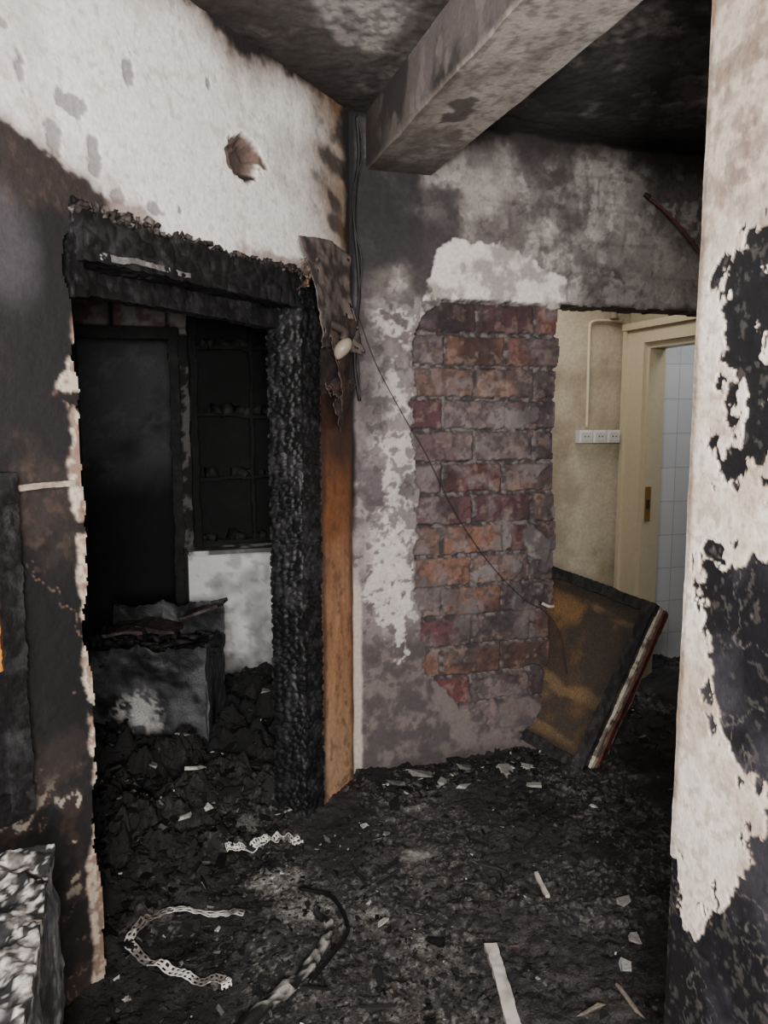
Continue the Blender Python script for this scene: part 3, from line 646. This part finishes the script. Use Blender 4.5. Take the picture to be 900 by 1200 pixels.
acc = Acc(); box(acc, (2.70, 3.80, 0), (3.7, 3.88, CEIL), (1, 1, 1)); acc.build('wall_bathroom_tiled', mt, False)
acc = Acc(); box(acc, (3.7, 2.4, 0), (3.78, 3.88, CEIL), lin((200, 204, 208))); box(acc, (2.70, 2.4, 0), (3.78, 2.46, CEIL), lin((200, 204, 208))); acc.build('wall_bathroom', M_PT, False)
# conduit with sockets
acc = Acc()
tube(acc, [(2.35, 3.735, 2.0), (2.35, 3.735, 1.8), (2.352, 3.735, 1.6), (2.352, 3.735, 1.44)], .009, lin((200, 188, 160)), .4)
tube(acc, [(2.35, 3.735, 2.0), (2.38, 3.735, 2.015), (2.45, 3.735, 2.02), (2.55, 3.735, 2.02)], .007, lin((200, 188, 160)), .4)
tube(acc, [(2.49, 3.72, 2.03), (2.49, 3.72, 2.07)], .022, lin((140, 128, 106)), .4)
acc.build('cable_conduit', M_PT)
acc = Acc()
for i in range(3):
    x = 2.29+i*.088; box(acc, (x, 3.705, 1.355), (x+.08, 3.745, 1.425), lin((214, 212, 206)), .35); box(acc, (x+.012, 3.695, 1.367), (x+.068, 3.706, 1.413), lin((194, 192, 186)), .35)
    for dx in (.03, .05): tube(acc, [(x+dx, 3.6955, 1.39), (x+dx, 3.6935, 1.39)], .004, lin((40, 40, 40)), .5)
acc.build('electrical_socket', M_PT, False)

# ------------------------------------------------------------------ leaning framed panel
acc = Acc()
P0 = np.array([1.70, 2.66, .02]); P1 = np.array([2.085, 2.72, .70]); P2 = np.array([1.82, 3.25, .85])
e1 = P1-P0; hh = np.linalg.norm(e1); e1 /= hh; e2 = P2-P1; e2 -= e1*np.dot(e1, e2); ww = np.linalg.norm(e2); e2 /= ww; e3 = np.cross(e1, e2)
# e1 up the panel, e2 across to the left, e3 outward normal
def pc2(p):
    n1 = fbm3(p, 5, 3); n2 = fbm3(p*(1, .3, 1), 14, 4); c = mix(lin((104, 78, 50)), lin((56, 47, 39)), ss(.35, .65, n1)); c = mix(c, lin((122, 98, 68)), ss(.6, .8, n2)*.5); return mix(c, lin((22, 20, 19)), ss(.15, .0, np.minimum(np.minimum(p[:, 0], hh-p[:, 0]), np.minimum(p[:, 1], ww-p[:, 1]))+.1*(n1-.5)))
gbox(acc, P0-e3*.03, e1, e2, e3, (hh, ww, .018), .012, pc2, None, .4)
kw = dict(cell=26, depth=.003, amp=.004, rough=.5)
fw = .05
charbox(acc, P0-e3*.045, e1, e2, e3, (hh, fw, .05), .009, **kw); charbox(acc, P0-e3*.045+e2*(ww-fw), e1, e2, e3, (hh, fw, .05), .009, **kw)
charbox(acc, P0-e3*.045, e1, e2, e3, (fw, ww, .05), .009, **kw); charbox(acc, P0-e3*.045+e1*(hh-fw), e1, e2, e3, (fw, ww, .05), .009, **kw)
def strip(p, ca, cb, s): n = fbm3(p, 40, s); return mix(lin(ca), lin(cb), ss(.5, .62, n))
for k, (d0, t, ca, cb) in enumerate([(.045, .035, (210, 198, 180), (110, 98, 90)), (.082, .045, (100, 52, 47), (58, 38, 36)), (.129, .035, (210, 194, 168), (116, 103, 87))]):
    gbox(acc, P0-e3*(d0+t)-e2*(.012+.010*(k % 2)), e1, e2, e3, (hh, .04, t), .008, lambda p, ca=ca, cb=cb, k=k: strip(p, ca, cb, k), wob, .6)
acc.build('leaning_framed_panel', M_CH)

# ------------------------------------------------------------------ floor objects
def lace(name, path, w):
    acc = Acc(); pts = np.array(path, float)
    t = np.linspace(0, len(pts)-1, 160); i = np.minimum(t.astype(int), len(pts)-2); f = (t-i)[:, None]; g = lambda k: pts[np.clip(k, 0, len(pts)-1)]
    p0, p1, p2, p3 = g(i-1), g(i), g(i+1), g(i+2); P = .5*((2*p1)+(-p0+p2)*f+(2*p0-5*p1+4*p2-p3)*f**2+(-p0+3*p1-3*p2+p3)*f**3)
    T = np.gradient(P, axis=0); T /= np.linalg.norm(T, axis=1)[:, None]; Nn = np.stack([-T[:, 1], T[:, 0]], 1)
    m = 9; V = []
    for k in range(160):
        for j in range(m):
            ww = w*(1+.18*abs(math.sin(k*.55)))*(j/(m-1)-.5); x = P[k, 0]+Nn[k, 0]*ww; y = P[k, 1]+Nn[k, 1]*ww
            V.append((x, y, fz(x, y)+.012+.006*math.sin(k*.3)+.004*(j/(m-1)-.5)))
    V = np.array(V); V[:, 2] = np.maximum(V[:, 2], np.convolve(np.pad(V[:, 2], 9, mode='edge'), np.ones(19)/19, 'valid'))
    F = [[k*m+j, (k+1)*m+j, (k+1)*m+j+1, k*m+j+1] for k in range(159) for j in range(m-1) if not (k % 4 in (1, 2) and j in (1, 2, 5, 6))]
    n = fbm(V[:, 0], V[:, 1], 25, 3); acc.add(V, F, mix(lin((200, 196, 190)), lin((100, 94, 89)), ss(.48, .72, n)), .8)
    ob = acc.build(name, M_PT); ob.modifiers.new('t', 'SOLIDIFY').thickness = .002
lace('perforated_lace_strip', [(.24, 2.14), (.10, 2.20), (-.02, 2.18), (-.085, 2.10), (-.04, 2.03), (.03, 1.96), (.09, 1.91), (.15, 1.90), (.16, 1.86)], .024)
lace('perforated_lace_strip', [(.22, 2.45), (.29, 2.46), (.36, 2.50), (.42, 2.525), (.46, 2.51), (.47, 2.47)], .030)
acc = Acc()
charbox(acc, (.895, 1.79, fz(.87, 1.7)+.012), (-.97, .24, 0), (-.24, -.97, 0), (0, 0, 1), (.035, .50, .016), .007, cell=14, depth=.002, amp=.003, c0=(190, 184, 176), c1=(90, 84, 78), rough=.8)
acc.build('white_wood_batten', M_PT)
acc = Acc()
charbox(acc, (1.135, 1.95, fz(1.14, 2.05)+.012), (.97, -.20, 0), (.20, .97, .02), (0, 0, 1), (.014, .12, .01), .006, cell=14, depth=.001, amp=.002, c0=(186, 178, 168), c1=(100, 94, 88), rough=.8)
acc.build('wood_splinter', M_PT)
acc = Acc()
path = [(.10, 1.62), (.22, 1.74), (.33, 1.83), (.42, 1.92), (.47, 2.02), (.45, 2.10)]
tube(acc, [(x, y, fz(x, y)+.010) for x, y in path], lambda t: .022*(1-.5*t)+.003*math.sin(t*40), (0, 0, 0), .6, 12)
Vt = acc.V[0]; n = fbm3(Vt, 60, 3); nrm = fbm3(Vt, 14, 6); acc.C[0][:, :3] = mix(lin((20, 19, 20)), lin((150, 145, 140)), ss(.44, .58, n)*ss(.36, .52, nrm)); acc.V[0] = Vt+(n-.5)[:, None]*np.array([.012, .012, .018])
tube(acc, [(.42, 2.2, fz(.42, 2.2)+.02), (.50, 2.12, fz(.5, 2.12)+.025), (.52, 2.0, fz(.52, 2.0)+.02), (.47, 1.9, fz(.47, 1.9)+.03), (.36, 1.78, fz(.36, 1.78)+.03)], .006, lin((16, 15, 16)), .4)
acc.build('charred_branch', M_CH)

# ------------------------------------------------------------------ lights, world, camera
def area(name, loc, tgt, size, power, col):
    l = bpy.data.lights.new(name, 'AREA'); l.size = size; l.energy = power; l.color = col
    o = bpy.data.objects.new(name, l); bpy.context.scene.collection.objects.link(o); o.location = loc
    import mathutils
    o.rotation_euler = (mathutils.Vector(tgt)-mathutils.Vector(loc)).to_track_quat('-Z', 'Y').to_euler(); return o
area('flash_stand_in', (-.1, -.9, 1.55), (.6, 2.9, 1.45), .5, 148, (1, .965, .93))  # soft stand-in for the camera flash, set back behind the camera
area('added_fill', (-.75, -.9, 2.2), (.8, 2.9, 1.3), .6, 76, (1, .965, .93))  # added fill to lift the shadowed right of the back wall, no known lamp
area('hall_lamp', (1.9, 3.3, 2.5), (2.2, 3.5, 0), .4, 8, (1, .94, .86))
area('bathroom_lamp', (3.1, 3.0, 2.5), (3.1, 3.4, 0), .5, 11, (.94, .97, 1))
w = bpy.data.worlds.new('World'); bpy.context.scene.world = w; w.use_nodes = True
w.node_tree.nodes['Background'].inputs[0].default_value = (1, .98, .95, 1); w.node_tree.nodes['Background'].inputs[1].default_value = .16
cam = bpy.data.cameras.new('camera'); co = bpy.data.objects.new('camera', cam); bpy.context.scene.collection.objects.link(co)
co.location = (0, 0, 1.5); co.rotation_euler = (math.radians(90-7.1), 0, math.radians(-17.5))
cam.sensor_fit = 'VERTICAL'; cam.sensor_height = 36; cam.lens = 27; cam.clip_start = .02
bpy.context.scene.camera = co
